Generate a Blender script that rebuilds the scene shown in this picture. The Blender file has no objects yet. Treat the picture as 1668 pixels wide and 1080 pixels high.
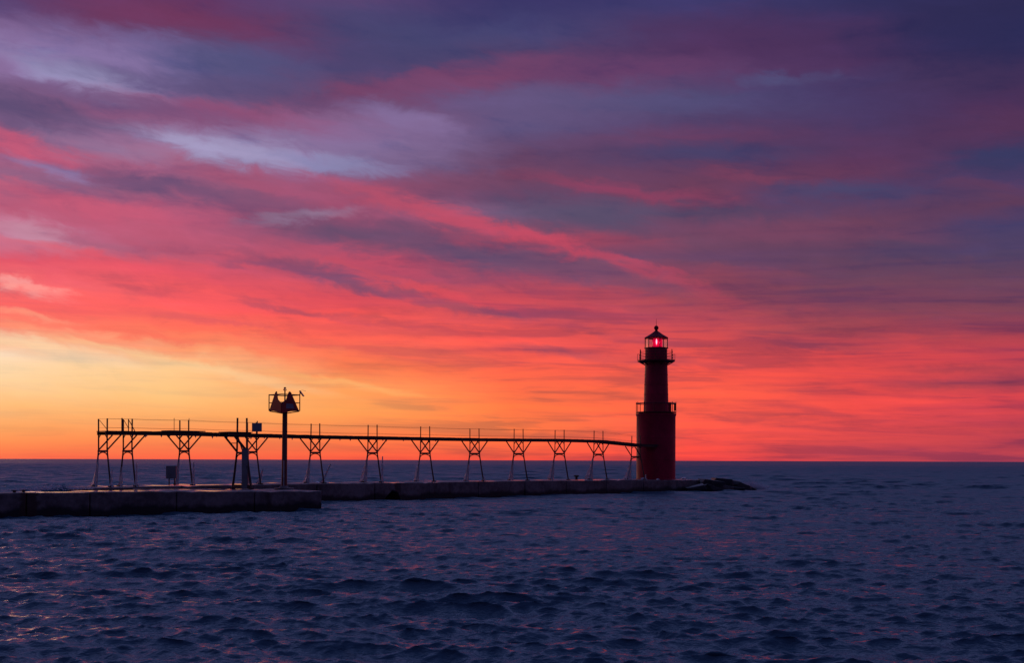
import bpy, bmesh, math, random
import numpy as np
from mathutils import Vector, Matrix

random.seed(7)
rng = np.random.default_rng(11)
R = math.radians
sc = bpy.context.scene
COL = sc.collection

# ------------------------------------------------------------------ layout
F = 1967.0            # focal length in photo pixels (photo is 1668 wide)
CAMZ = 3.05           # eye height above the lake


def yh(px):
    return 749.5 + 0.003 * (px - 834)


def at(px, py, Y):
    """point of the place seen at photo pixel px,py and Y metres away"""
    return Vector(((px - 834) * Y / F, Y, CAMZ - (py - yh(px)) * Y / F))


def lin(c):
    out = []
    for v in c[:3]:
        v = v / 255.0
        out.append(v / 12.92 if v <= 0.04045 else ((v + 0.055) / 1.055) ** 2.4)
    return (out[0], out[1], out[2], 1.0)


# ------------------------------------------------------------------ object helpers
class MB:
    def __init__(self):
        self.v = []
        self.f = []

    def add(self, vs, fs):
        n = len(self.v)
        self.v += [tuple(p) for p in vs]
        self.f += [tuple(i + n for i in f) for f in fs]
        return self

    def box(self, c, s, rz=0.0):
        c = Vector(c)
        m = Matrix.Rotation(rz, 3, 'Z')
        vs = [c + m @ Vector((sx * s[0] / 2, sy * s[1] / 2, sz * s[2] / 2))
              for sz in (-1, 1) for sy in (-1, 1) for sx in (-1, 1)]
        return self.add(vs, [(0, 2, 3, 1), (4, 5, 7, 6), (0, 1, 5, 4), (2, 6, 7, 3), (0, 4, 6, 2), (1, 3, 7, 5)])

    def frame(self, d):
        d = d.normalized()
        up = Vector((0, 0, 1)) if abs(d.z) < 0.95 else Vector((0, 1, 0))
        a = d.cross(up).normalized()
        return a, a.cross(d).normalized()

    def beam(self, p, q, w, h=None):
        h = h or w
        p, q = Vector(p), Vector(q)
        a, b = self.frame(q - p)
        vs = []
        for c in (p, q):
            for sx, sy in ((-1, -1), (1, -1), (1, 1), (-1, 1)):
                vs.append(c + a * sx * w / 2 + b * sy * h / 2)
        return self.add(vs, [(0, 1, 2, 3), (7, 6, 5, 4), (0, 4, 5, 1), (1, 5, 6, 2), (2, 6, 7, 3), (3, 7, 4, 0)])

    def tube(self, pts, r, n=8):
        pts = [Vector(p) for p in pts]
        rs = r if isinstance(r, (list, tuple)) else [r] * len(pts)
        vs, fs = [], []
        for i, p in enumerate(pts):
            d = (pts[min(i + 1, len(pts) - 1)] - pts[max(i - 1, 0)])
            a, b = self.frame(d)
            for k in range(n):
                t = 2 * math.pi * k / n
                vs.append(p + (a * math.cos(t) + b * math.sin(t)) * rs[i])
        for i in range(len(pts) - 1):
            for k in range(n):
                fs.append((i * n + k, i * n + (k + 1) % n, (i + 1) * n + (k + 1) % n, (i + 1) * n + k))
        fs.append(tuple(range(n))[::-1])
        fs.append(tuple(range((len(pts) - 1) * n, len(pts) * n)))
        return self.add(vs, fs)

    def lathe(self, prof, n=48, rot=0.0, c=(0, 0)):
        vs, fs = [], []
        for r, z in prof:
            for k in range(n):
                t = rot + 2 * math.pi * k / n
                vs.append((c[0] + r * math.cos(t), c[1] + r * math.sin(t), z))
        m = len(prof)
        for i in range(m - 1):
            for k in range(n):
                fs.append((i * n + k, i * n + (k + 1) % n, (i + 1) * n + (k + 1) % n, (i + 1) * n + k))
        fs.append(tuple(range(n))[::-1])
        fs.append(tuple(range((m - 1) * n, m * n)))
        return self.add(vs, fs)

    def prism(self, poly, d):
        """closed 3D polygon swept along vector d"""
        poly = [Vector(p) for p in poly]
        n = len(poly)
        vs = poly + [p + Vector(d) for p in poly]
        fs = [tuple(range(n)), tuple(range(2 * n - 1, n - 1, -1))]
        for i in range(n):
            j = (i + 1) % n
            fs.append((i, i + n, j + n, j))
        return self.add(vs, fs)

    def build(self, name, mat, parent=None, smooth=False, bevel=0.0, origin=None):
        me = bpy.data.meshes.new(name)
        vs = self.v
        if origin is not None:
            o = Vector(origin)
            vs = [tuple(Vector(p) - o) for p in vs]
        me.from_pydata(vs, [], self.f)
        bm = bmesh.new()
        bm.from_mesh(me)
        bmesh.ops.recalc_face_normals(bm, faces=bm.faces)
        bm.to_mesh(me)
        bm.free()
        me.materials.append(mat)
        ob = bpy.data.objects.new(name, me)
        COL.objects.link(ob)
        if origin is not None:
            ob.location = origin
        if parent is not None:
            ob.parent = parent
        if smooth:
            me.polygons.foreach_set('use_smooth', [True] * len(me.polygons))
            md = ob.modifiers.new('edges', 'EDGE_SPLIT')
            md.split_angle = R(38)
        if bevel:
            md = ob.modifiers.new('bevel', 'BEVEL')
            md.width = bevel
            md.segments = 2
            md.limit_method = 'ANGLE'
        return ob


def tag(o, label=None, cat=None, group=None, kind=None):
    if label:
        o['label'] = label
    if cat:
        o['category'] = cat
    if group:
        o['group'] = group
    if kind:
        o['kind'] = kind
    return o


def thing(name, label, cat, loc=(0, 0, 0), rz=0.0, group=None):
    o = bpy.data.objects.new(name, None)
    o.empty_display_size = 0.3
    COL.objects.link(o)
    o.location = loc
    o.rotation_euler = (0, 0, rz)
    return tag(o, label, cat, group)


# ------------------------------------------------------------------ node helper
class NT:
    def __init__(self, tree):
        self.t = tree
        self.n = tree.nodes
        self.l = tree.links

    def new(self, typ, **kw):
        nd = self.n.new(typ)
        for k, v in kw.items():
            setattr(nd, k, v)
        return nd

    def put(self, sock, val):
        if isinstance(val, bpy.types.NodeSocket):
            self.l.new(val, sock)
        elif isinstance(val, bpy.types.Node):
            self.l.new(val.outputs[0], sock)
        else:
            sock.default_value = val

    def math(self, op, a, b=0.0, c=None, clamp=False):
        nd = self.new('ShaderNodeMath', operation=op)
        nd.use_clamp = clamp
        self.put(nd.inputs[0], a)
        self.put(nd.inputs[1], b)
        if c is not None:
            self.put(nd.inputs[2], c)
        return nd.outputs[0]

    def vmath(self, op, a, b=(0, 0, 0), scale=None):
        nd = self.new('ShaderNodeVectorMath', operation=op)
        self.put(nd.inputs[0], a)
        self.put(nd.inputs[1], b)
        if scale is not None:
            self.put(nd.inputs['Scale'], scale)
        return nd.outputs[0]

    def xyz(self, x, y, z=0.0):
        nd = self.new('ShaderNodeCombineXYZ')
        for i, v in enumerate((x, y, z)):
            self.put(nd.inputs[i], v)
        return nd.outputs[0]

    def noise(self, vec, scale, detail=3.0, rough=0.5, dist=0.0, out='Fac'):
        nd = self.new('ShaderNodeTexNoise')
        self.put(nd.inputs['Vector'], vec)
        nd.inputs['Scale'].default_value = scale
        nd.inputs['Detail'].default_value = detail
        nd.inputs['Roughness'].default_value = rough
        nd.inputs['Distortion'].default_value = dist
        return nd.outputs[out]

    def mrange(self, v, a, b, c=0.0, d=1.0, smooth=True):
        nd = self.new('ShaderNodeMapRange')
        nd.interpolation_type = 'SMOOTHSTEP' if smooth else 'LINEAR'
        nd.clamp = True
        self.put(nd.inputs[0], v)
        for i, x in enumerate((a, b, c, d)):
            self.put(nd.inputs[i + 1], x)
        return nd.outputs[0]

    def mix(self, fac, a, b, blend='MIX'):
        nd = self.new('ShaderNodeMix', data_type='RGBA', blend_type=blend)
        nd.clamp_factor = True
        self.put(nd.inputs[0], fac)
        self.put(nd.inputs[6], a)
        self.put(nd.inputs[7], b)
        return nd.outputs[2]

    def ramp(self, fac, stops, interp='LINEAR'):
        nd = self.new('ShaderNodeValToRGB')
        nd.color_ramp.interpolation = interp
        el = nd.color_ramp.elements
        while len(el) > 1:
            el.remove(el[-1])
        for i, (p, c) in enumerate(stops):
            e = el[0] if i == 0 else el.new(p)
            e.position = p
            e.color = c
        self.put(nd.inputs[0], fac)
        return nd.outputs[0]


def material(name, col, rough=0.6, metal=0.0, var=0.25, vscale=2.0, bump=0.0, bscale=20.0, spec=0.5):
    """painted / weathered surface with mottling and fine relief"""
    m = bpy.data.materials.new(name)
    m.use_nodes = True
    t = NT(m.node_tree)
    b = t.n['Principled BSDF']
    tc = t.new('ShaderNodeTexCoord').outputs['Object']
    n = t.noise(tc, vscale, 5, 0.6)
    n2 = t.noise(tc, vscale * 9, 4, 0.6)
    n = t.math('ADD', t.math('MULTIPLY', n, 0.65), t.math('MULTIPLY', n2, 0.35))
    f = t.mrange(n, 0.3, 0.7)
    lo = tuple(c * (1 - var) for c in col[:3]) + (1,)
    hi = tuple(min(1, c * (1 + var)) for c in col[:3]) + (1,)
    t.put(b.inputs['Base Color'], t.mix(f, lo, hi))
    t.put(b.inputs['Roughness'], t.mrange(n, 0.3, 0.7, rough * 0.8, min(1, rough * 1.2)))
    b.inputs['Metallic'].default_value = metal
    b.inputs['Specular IOR Level'].default_value = spec
    if bump:
        bp = t.new('ShaderNodeBump')
        bp.inputs['Strength'].default_value = 0.6
        bp.inputs['Distance'].default_value = bump
        t.put(bp.inputs['Height'], t.noise(tc, bscale, 5, 0.6))
        t.put(b.inputs['Normal'], bp)
    return m


# ------------------------------------------------------------------ sky
def build_world():
    w = bpy.data.worlds.new('World')
    sc.world = w
    w.use_nodes = True
    t = NT(w.node_tree)
    t.n.clear()
    d = t.new('ShaderNodeTexCoord').outputs['Generated']
    sep = t.new('ShaderNodeSeparateXYZ')
    t.put(sep.inputs[0], d)
    x, y, z = sep.outputs
    az = t.math('ARCTAN2', x, y)                 # 0 looking out over the lake, right positive
    el = t.math('ARCSINE', z)
    ela = t.math('MAXIMUM', el, 0.0)

    def pix(px, py):
        dx = (px - 834) / F
        return math.atan(dx), math.atan((yh(px) - py) / F / math.sqrt(1 + dx * dx))

    q = t.xyz(az, ela, 0.0)
    # drifting wisps: bend everything by turbulence that is long sideways, short upwards
    # (streaks sag gently to the right)
    sl = t.math('ADD', ela, t.math('MULTIPLY', az, 0.10))
    qs = t.xyz(t.math('MULTIPLY', az, 5.0), t.math('MULTIPLY', sl, 20.0), 0.0)
    n1 = t.noise(qs, 1.1, 4, 0.55, 0.3, 'Color')
    n1 = t.vmath('SUBTRACT', n1, (0.5, 0.5, 0.5))
    hgt = t.mrange(ela, 0.0, 0.16, 0.25, 1.0)
    wv = t.vmath('MULTIPLY', n1, (0.07, 0.014, 0.0))
    wv = t.vmath('SCALE', wv, scale=hgt)
    qf = t.xyz(t.math('MULTIPLY', az, 16.0), t.math('MULTIPLY', sl, 75.0), 3.7)
    n2 = t.noise(qf, 1.0, 5, 0.6, 0.4, 'Color')
    n2 = t.vmath('SUBTRACT', n2, (0.5, 0.5, 0.5))
    wv2 = t.vmath('SCALE', t.vmath('MULTIPLY', n2, (0.045, 0.0085, 0.0)), scale=hgt)
    qm = t.xyz(t.math('MULTIPLY', az, 26.0), t.math('MULTIPLY', sl, 62.0), 8.1)
    n3 = t.vmath('SUBTRACT', t.noise(qm, 1.0, 6, 0.62, 0.6, 'Color'), (0.5, 0.5, 0.5))
    wv3 = t.vmath('SCALE', t.vmath('MULTIPLY', n3, (0.05, 0.018, 0.0)), scale=hgt)
    wv2 = t.vmath('ADD', wv2, wv3)
    qw = t.vmath('ADD', t.vmath('ADD', q, wv), wv2)
    s2 = t.new('ShaderNodeSeparateXYZ')
    t.put(s2.inputs[0], qw)
    aw, ew = s2.outputs[0], s2.outputs[1]

    E = 0.42
    fac = t.math('DIVIDE', ew, E, clamp=True)
    cols = {
        0: [(0, (80, 68, 120)), (50, (112, 74, 120)), (100, (140, 110, 160)), (150, (120, 88, 130)), (200, (112, 84, 125)),
            (245, (175, 85, 120)), (290, (145, 98, 135)), (330, (185, 88, 120)), (385, (188, 118, 148)), (420, (225, 85, 105)),
            (460, (252, 108, 112)), (500, (255, 104, 100)), (530, (255, 130, 108)), (555, (255, 185, 145)), (580, (255, 220, 182)),
            (620, (255, 211, 160)), (660, (255, 190, 125)), (700, (255, 163, 96)), (730, (255, 132, 80)), (749, (252, 108, 76))],
        280: [(0, (88, 55, 105)), (40, (110, 55, 95)), (85, (105, 92, 142)), (125, (95, 84, 132)), (165, (115, 76, 117)),
              (190, (145, 77, 117)), (225, (148, 120, 162)), (250, (150, 130, 170)), (275, (165, 92, 128)), (305, (140, 85, 120)),
              (350, (185, 86, 120)), (400, (180, 86, 115)), (440, (233, 85, 100)), (500, (255, 96, 96)), (540, (255, 115, 92)),
              (570, (255, 160, 112)), (595, (255, 203, 145)), (640, (255, 198, 130)), (680, (255, 172, 102)), (715, (255, 138, 82)),
              (749, (250, 100, 72))],
        560: [(0, (98, 66, 116)), (60, (70, 69, 120)), (110, (76, 66, 112)), (150, (112, 68, 106)), (190, (125, 86, 126)),
              (235, (124, 104, 150)), (270, (115, 98, 143)), (300, (148, 76, 110)), (340, (158, 74, 107)), (380, (115, 76, 110)),
              (420, (190, 76, 102)), (450, (155, 76, 105)), (480, (225, 80, 92)), (510, (245, 86, 86)), (550, (255, 100, 86)),
              (600, (255, 126, 82)), (628, (255, 160, 96)), (670, (255, 163, 90)), (710, (255, 130, 76)), (749, (250, 90, 67))],
        834: [(0, (58, 52, 105)), (50, (70, 69, 118)), (90, (86, 63, 106)), (125, (112, 66, 106)), (160, (100, 84, 130)),
              (210, (95, 80, 125)), (250, (100, 66, 102)), (290, (115, 66, 97)), (322, (98, 71, 106)), (345, (122, 92, 128)),
              (370, (130, 76, 106)), (395, (182, 67, 92)), (420, (120, 73, 106)), (450, (160, 73, 100)), (485, (205, 76, 90)),
              (510, (180, 76, 95)), (540, (243, 86, 82)), (570, (235, 86, 84)), (600, (255, 100, 76)), (660, (255, 118, 72)),
              (700, (255, 122, 70)), (749, (246, 82, 66))],
        1130: [(0, (60, 54, 106)), (30, (70, 53, 101)), (80, (82, 51, 96)), (120, (94, 60, 105)), (160, (78, 71, 114)),
               (200, (82, 62, 105)), (225, (102, 59, 97)), (250, (74, 62, 104)), (300, (108, 61, 92)), (320, (118, 61, 91)),
               (345, (88, 68, 100)), (390, (114, 70, 98)), (420, (106, 68, 98)), (450, (138, 68, 91)), (480, (150, 69, 87)),
               (520, (190, 73, 86)), (560, (225, 80, 80)), (600, (250, 86, 76)), (640, (255, 95, 73)), (690, (255, 90, 75)),
               (749, (240, 71, 70))],
        1390: [(0, (48, 45, 92)), (60, (61, 46, 91)), (100, (73, 47, 92)), (135, (70, 58, 108)), (200, (72, 53, 96)),
               (260, (92, 53, 91)), (285, (103, 56, 90)), (312, (74, 62, 104)), (360, (108, 63, 91)), (410, (96, 65, 95)),
               (450, (105, 66, 93)), (500, (130, 66, 89)), (540, (165, 67, 82)), (572, (220, 73, 77)), (620, (222, 73, 76)),
               (680, (232, 76, 76)), (720, (208, 71, 78)), (749, (192, 66, 78))],
        1640: [(0, (44, 40, 82)), (60, (45, 43, 90)), (110, (62, 45, 87)), (170, (75, 46, 87)), (210, (83, 49, 87)),
               (250, (54, 52, 94)), (290, (75, 58, 100)), (325, (96, 59, 90)), (360, (72, 62, 104)), (410, (83, 65, 98)),
               (450, (103, 65, 92)), (500, (120, 65, 89)), (550, (162, 63, 82)), (580, (195, 66, 81)), (625, (170, 64, 82)),
               (650, (218, 69, 79)), (690, (195, 66, 80)), (749, (176, 63, 80))],
    }
    keys = sorted(cols)
    base = None
    for i, k in enumerate(keys):
        stops = sorted([(pix(k, yy)[1] / E, lin(c)) for yy, c in cols[k]])
        stops = [(0.0, stops[0][1])] + [s for s in stops if s[0] > 0.003]
        r = t.ramp(fac, stops)
        if base is None:
            base = r
        else:
            base = t.mix(t.mrange(aw, pix(keys[i - 1], 400)[0], pix(k, 400)[0], smooth=False), base, r)

    # single clouds and gaps: centre, half length, half width (photo px), sag in degrees, colour, cover
    S = [
        (290, 28, 330, 34, 3, (112, 50, 90), .8), (150, 104, 220, 38, 5, (140, 118, 170), .8),
        (130, 126, 130, 18, 8, (156, 150, 194), .85), (250, 70, 90, 16, 6, (130, 110, 165), .6),
        (370, 102, 170, 32, 9, (74, 76, 122), .75), (640, 60, 260, 55, 8, (64, 65, 110), .7),
        (800, 14, 180, 30, 0, (54, 50, 102), .6), (20, 172, 200, 17, 8, (82, 70, 112), .7),
        (380, 186, 230, 14, 5, (150, 74, 115), .8), (590, 152, 190, 14, -11, (118, 64, 104), .7),
        (770, 128, 190, 19, -9, (124, 64, 104), .8), (1010, 112, 170, 16, -2, (104, 60, 105), .7),
        (860, 172, 200, 28, 4, (100, 82, 126), .5), (640, 190, 90, 15, 12, (132, 114, 164), .6),
        (480, 234, 260, 24, 4, (138, 112, 156), .7), (330, 142, 260, 15, 3, (82, 72, 116), .7), (400, 246, 175, 18, 6, (164, 155, 196), .8), (300, 232, 70, 10, 10, (166, 158, 198), .6), (540, 264, 120, 11, 5, (140, 134, 178), .7), (220, 168, 220, 12, 4, (108, 76, 120), .6),
        (545, 268, 90, 10, 9, (134, 130, 174), .7), (610, 214, 150, 26, 3, (138, 110, 158), .5),
        (40, 238, 140, 13, 14, (206, 82, 116), .8), (85, 274, 90, 11, 8, (142, 122, 170), .75),
        (235, 296, 140, 13, 8, (96, 76, 116), .65), (120, 326, 220, 12, 7, (206, 86, 116), .75),
        (420, 296, 270, 13, 12, (166, 80, 114), .7), (420, 330, 130, 15, 8, (122, 80, 116), .7),
        (700, 344, 210, 13, 14, (190, 74, 102), .85), (890, 398, 200, 12, 16, (198, 70, 96), .85),
        (1060, 452, 160, 11, 17, (190, 68, 90), .6), (500, 351, 100, 9, -7, (150, 126, 156), .7),
        (600, 386, 190, 16, 9, (104, 76, 108), .75), (770, 412, 170, 20, 13, (96, 76, 110), .8),
        (50, 376, 70, 22, 8, (200, 142, 166), .8), (250, 376, 250, 15, 8, (192, 86, 114), .5),
        (570, 456, 200, 10, 13, (122, 76, 108), .8), (440, 434, 90, 7, 6, (132, 76, 110), .7),
        (480, 502, 110, 6, 10, (158, 78, 100), .6), (240, 470, 70, 5, 6, (180, 80, 104), .5),
        (640, 528, 110, 5, 9, (190, 80, 92), .5), (800, 508, 120, 7, 6, (150, 76, 98), .7),
        (900, 574, 100, 6, 8, (170, 78, 92), .6), (950, 350, 170, 24, 3, (84, 76, 106), .8),
        (1010, 309, 180, 10, 8, (142, 60, 94), .85), (1230, 291, 100, 8, 8, (122, 60, 92), .75),
        (1180, 250, 120, 14, 4, (70, 63, 106), .75), (1270, 127, 70, 9, 6, (80, 80, 126), .7),
        (1080, 168, 190, 14, 2, (82, 76, 122), .55), (1230, 62, 230, 34, 4, (78, 46, 90), .55),
        (1570, 60, 170, 60, 6, (42, 40, 84), .8), (1500, 130, 200, 25, 3, (70, 48, 88), .6), (1630, 255, 100, 15, -4, (54, 56, 98), .75),
        (1640, 192, 90, 16, 3, (86, 50, 88), .6), (1350, 311, 140, 11, 2, (74, 70, 110), .6),
        (1220, 424, 110, 11, 4, (98, 66, 98), .6), (960, 444, 180, 19, 12, (114, 76, 106), .75),
        (1270, 376, 230, 15, 4, (126, 68, 98), .55), (1600, 300, 90, 9, 4, (100, 58, 90), .6),
        (1560, 410, 160, 10, 2, (78, 64, 100), .5), (1330, 560, 130, 7, 5, (150, 66, 84), .6),
        (1290, 535, 100, 5, -4, (150, 68, 86), .5), (1540, 625, 120, 7, 3, (150, 62, 82), .65),
        (1100, 590, 120, 9, 3, (170, 74, 88), .5), (1330, 670, 110, 6, 8, (178, 68, 80), .5),
        (1560, 600, 120, 5, 2, (150, 60, 80), .5), (1480, 650, 120, 5, 2, (240, 78, 76), .6),
        (180, 424, 260, 8, 8, (230, 84, 102), .6), (330, 485, 200, 8, 8, (255, 92, 96), .5),
        (710, 472, 190, 8, 14, (224, 78, 92), .65), (630, 431, 150, 9, 12, (202, 76, 102), .6),
        (770, 546, 160, 7, 8, (252, 88, 84), .5), (200, 400, 150, 7, 6, (168, 92, 122), .5),
        (330, 521, 130, 5, 6, (222, 92, 98), .5), (560, 566, 150, 5, 7, (240, 96, 86), .5),
        (940, 500, 170, 9, 10, (210, 76, 88), .6), (1010, 545, 150, 6, 8, (190, 76, 90), .5),
        (50, 560, 170, 11, 10, (255, 216, 172), .7), (300, 592, 230, 7, 11, (255, 206, 150), .7),
        (560, 626, 130, 5, 9, (255, 182, 112), .6), (120, 545, 160, 6, 8, (255, 150, 116), .6),
        (20, 463, 80, 8, 12, (255, 168, 160), .7), (60, 516, 80, 6, 9, (255, 160, 130), .6),
        (230, 548, 120, 6, 6, (250, 104, 88), .6), (360, 560, 140, 7, 9, (255, 124, 92), .5),
    ]
    g2 = t.vmath('ADD', t.vmath('ADD', q, t.vmath('SCALE', wv, scale=0.8)), t.vmath('SCALE', wv2, scale=1.2))
    colr = base
    for px, py, L, W, ang, c, op in S:
        a0, e0 = pix(px, py)
        mp = t.new('ShaderNodeMapping', vector_type='TEXTURE')
        t.put(mp.inputs[0], g2)
        mp.inputs['Location'].default_value = (a0, e0, 0)
        mp.inputs['Rotation'].default_value = (0, 0, R(-ang))
        mp.inputs['Scale'].default_value = (1.35 * L / F, 1.75 * W / F, 1)
        gr = t.new('ShaderNodeTexGradient', gradient_type='SPHERICAL')
        t.put(gr.inputs[0], mp.outputs[0])
        colr = t.mix(t.mrange(gr.outputs['Fac'], 0.0, 0.95, 0.0, op), colr, lin(c))

    # texture of the layer seen from below: lit ridges, unlit furrows, finer with height above the horizon
    den = t.math('ADD', ela, 0.10)
    P = t.xyz(t.math('DIVIDE', az, den), t.math('DIVIDE', 1.0, den), 0.0)
    mp = t.new('ShaderNodeMapping')
    t.put(mp.inputs[0], P)
    mp.inputs['Rotation'].default_value = (0, 0, R(12))
    mp.inputs['Scale'].default_value = (0.9, 3.0, 1)
    c1 = t.noise(mp.outputs[0], 1.5, 6, 0.6, 0.5)
    c2 = t.noise(qf, 0.75, 6, 0.62, 0.5)
    c3 = t.noise(qm, 0.8, 6, 0.65, 0.5)
    lit = t.math('ADD', t.math('MULTIPLY', c1, 0.36), t.math('ADD', t.math('MULTIPLY', c2, 0.32), t.math('MULTIPLY', c3, 0.32)))
    ridge = t.mrange(lit, 0.48, 0.66)
    furrow = t.mrange(lit, 0.50, 0.36)
    clear = t.mrange(ela, 0.03, 0.11)                       # the band by the horizon is smoother on the left
    right = t.mrange(az, -0.15, 0.12)
    k = t.math('MAXIMUM', clear, t.math('MULTIPLY', right, 0.8))
    # long level streaks low over the water
    qh = t.xyz(t.math('MULTIPLY', az, 8.0), t.math('MULTIPLY', t.math('ADD', ela, t.math('MULTIPLY', az, 0.02)), 120.0), 5.3)
    c4 = t.noise(t.vmath('ADD', qh, t.vmath('SCALE', n1, scale=0.9)), 0.9, 5, 0.6, 0.3)
    low = t.math('MULTIPLY', t.mrange(ela, 0.19, 0.10), t.mrange(az, -0.22, 0.02, 0.25, 1.0))
    mauve = t.mix(1.0, colr, (0.60, 0.74, 1.04, 1), 'MULTIPLY')
    glow = t.mix(1.0, colr, (1.16, 1.12, 0.96, 1), 'MULTIPLY')
    colr = t.mix(t.math('MULTIPLY', t.mrange(c4, 0.52, 0.36), t.math('MULTIPLY', low, 0.8)), colr, mauve)
    colr = t.mix(t.math('MULTIPLY', t.mrange(c4, 0.50, 0.64), t.math('MULTIPLY', low, 0.8)), colr, glow)
    dark = t.mix(1.0, colr, (0.60, 0.76, 0.90, 1), 'MULTIPLY')
    brt = t.mix(1.0, colr, (1.14, 1.13, 1.16, 1), 'MULTIPLY')
    colr = t.mix(t.math('MULTIPLY', t.math('MULTIPLY', furrow, k), 0.6), colr, dark)
    colr = t.mix(t.math('MULTIPLY', t.math('MULTIPLY', ridge, k), 0.7), colr, brt)

    hs = t.new('ShaderNodeHueSaturation')
    t.put(hs.inputs['Saturation'], t.mrange(ela, 0.12, 0.26, 1.0, 0.96))
    t.put(hs.inputs['Color'], colr)
    colr = hs.outputs[0]
    # overhead and behind: high blue-violet cover, dim in the west
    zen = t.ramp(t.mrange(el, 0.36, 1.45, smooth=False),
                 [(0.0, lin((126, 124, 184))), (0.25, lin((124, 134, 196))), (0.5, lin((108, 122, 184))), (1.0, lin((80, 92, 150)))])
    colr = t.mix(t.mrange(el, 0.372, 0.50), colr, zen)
    back = t.ramp(t.mrange(el, 0.0, 1.2, smooth=False),
                  [(0.0, lin((40, 38, 70))), (0.3, lin((52, 48, 84))), (1.0, lin((72, 80, 140)))])
    off = t.math('ABSOLUTE', az)
    colr = t.mix(t.mrange(off, 0.75, 1.9), colr, back)
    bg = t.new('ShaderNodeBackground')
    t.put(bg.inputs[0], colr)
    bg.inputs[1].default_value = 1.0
    # clear twilight air behind the cloud
    sky = t.new('ShaderNodeTexSky', sky_type='NISHITA')
    sky.sun_disc = False
    sky.sun_elevation = R(1.0)
    sky.sun_rotation = R(-26)
    sky.altitude = 180
    b2 = t.new('ShaderNodeBackground')
    t.put(b2.inputs[0], sky.outputs[0])
    b2.inputs[1].default_value = 0.05
    mx = t.new('ShaderNodeMixShader')
    mx.inputs[0].default_value = 0.985
    t.put(mx.inputs[1], b2.outputs[0])
    t.put(mx.inputs[2], bg.outputs[0])
    out = t.new('ShaderNodeOutputWorld')
    t.put(out.inputs[0], mx.outputs[0])
    w.cycles.sampling_method = 'MANUAL'
    w.cycles.sample_map_resolution = 512


build_world()

# ------------------------------------------------------------------ sun (still at the horizon, left of the frame)
sl = bpy.data.lights.new('sun', 'SUN')
sl.energy = 0.04
sl.angle = R(10)
sl.color = (1.0, 0.55, 0.38)
sun = bpy.data.objects.new('sun', sl)
COL.objects.link(sun)
sdir = Vector((math.sin(R(-26)) * math.cos(R(1.5)), math.cos(R(-26)) * math.cos(R(1.5)), math.sin(R(1.5))))
sun.rotation_euler = sdir.to_track_quat('Z', 'Y').to_euler()
sun.location = sdir * 60

# ------------------------------------------------------------------ camera
cd = bpy.data.cameras.new('camera')
cd.sensor_width = 36
cd.lens = 36 * F / 1668
cd.shift_y = 209.5 / 1668
cd.clip_start = 0.1
cd.clip_end = 30000
cam = bpy.data.objects.new('camera', cd)
COL.objects.link(cam)
cam.location = (0, 0, CAMZ)
cam.rotation_euler = (R(90), R(-0.172), 0)
sc.camera = cam

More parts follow.
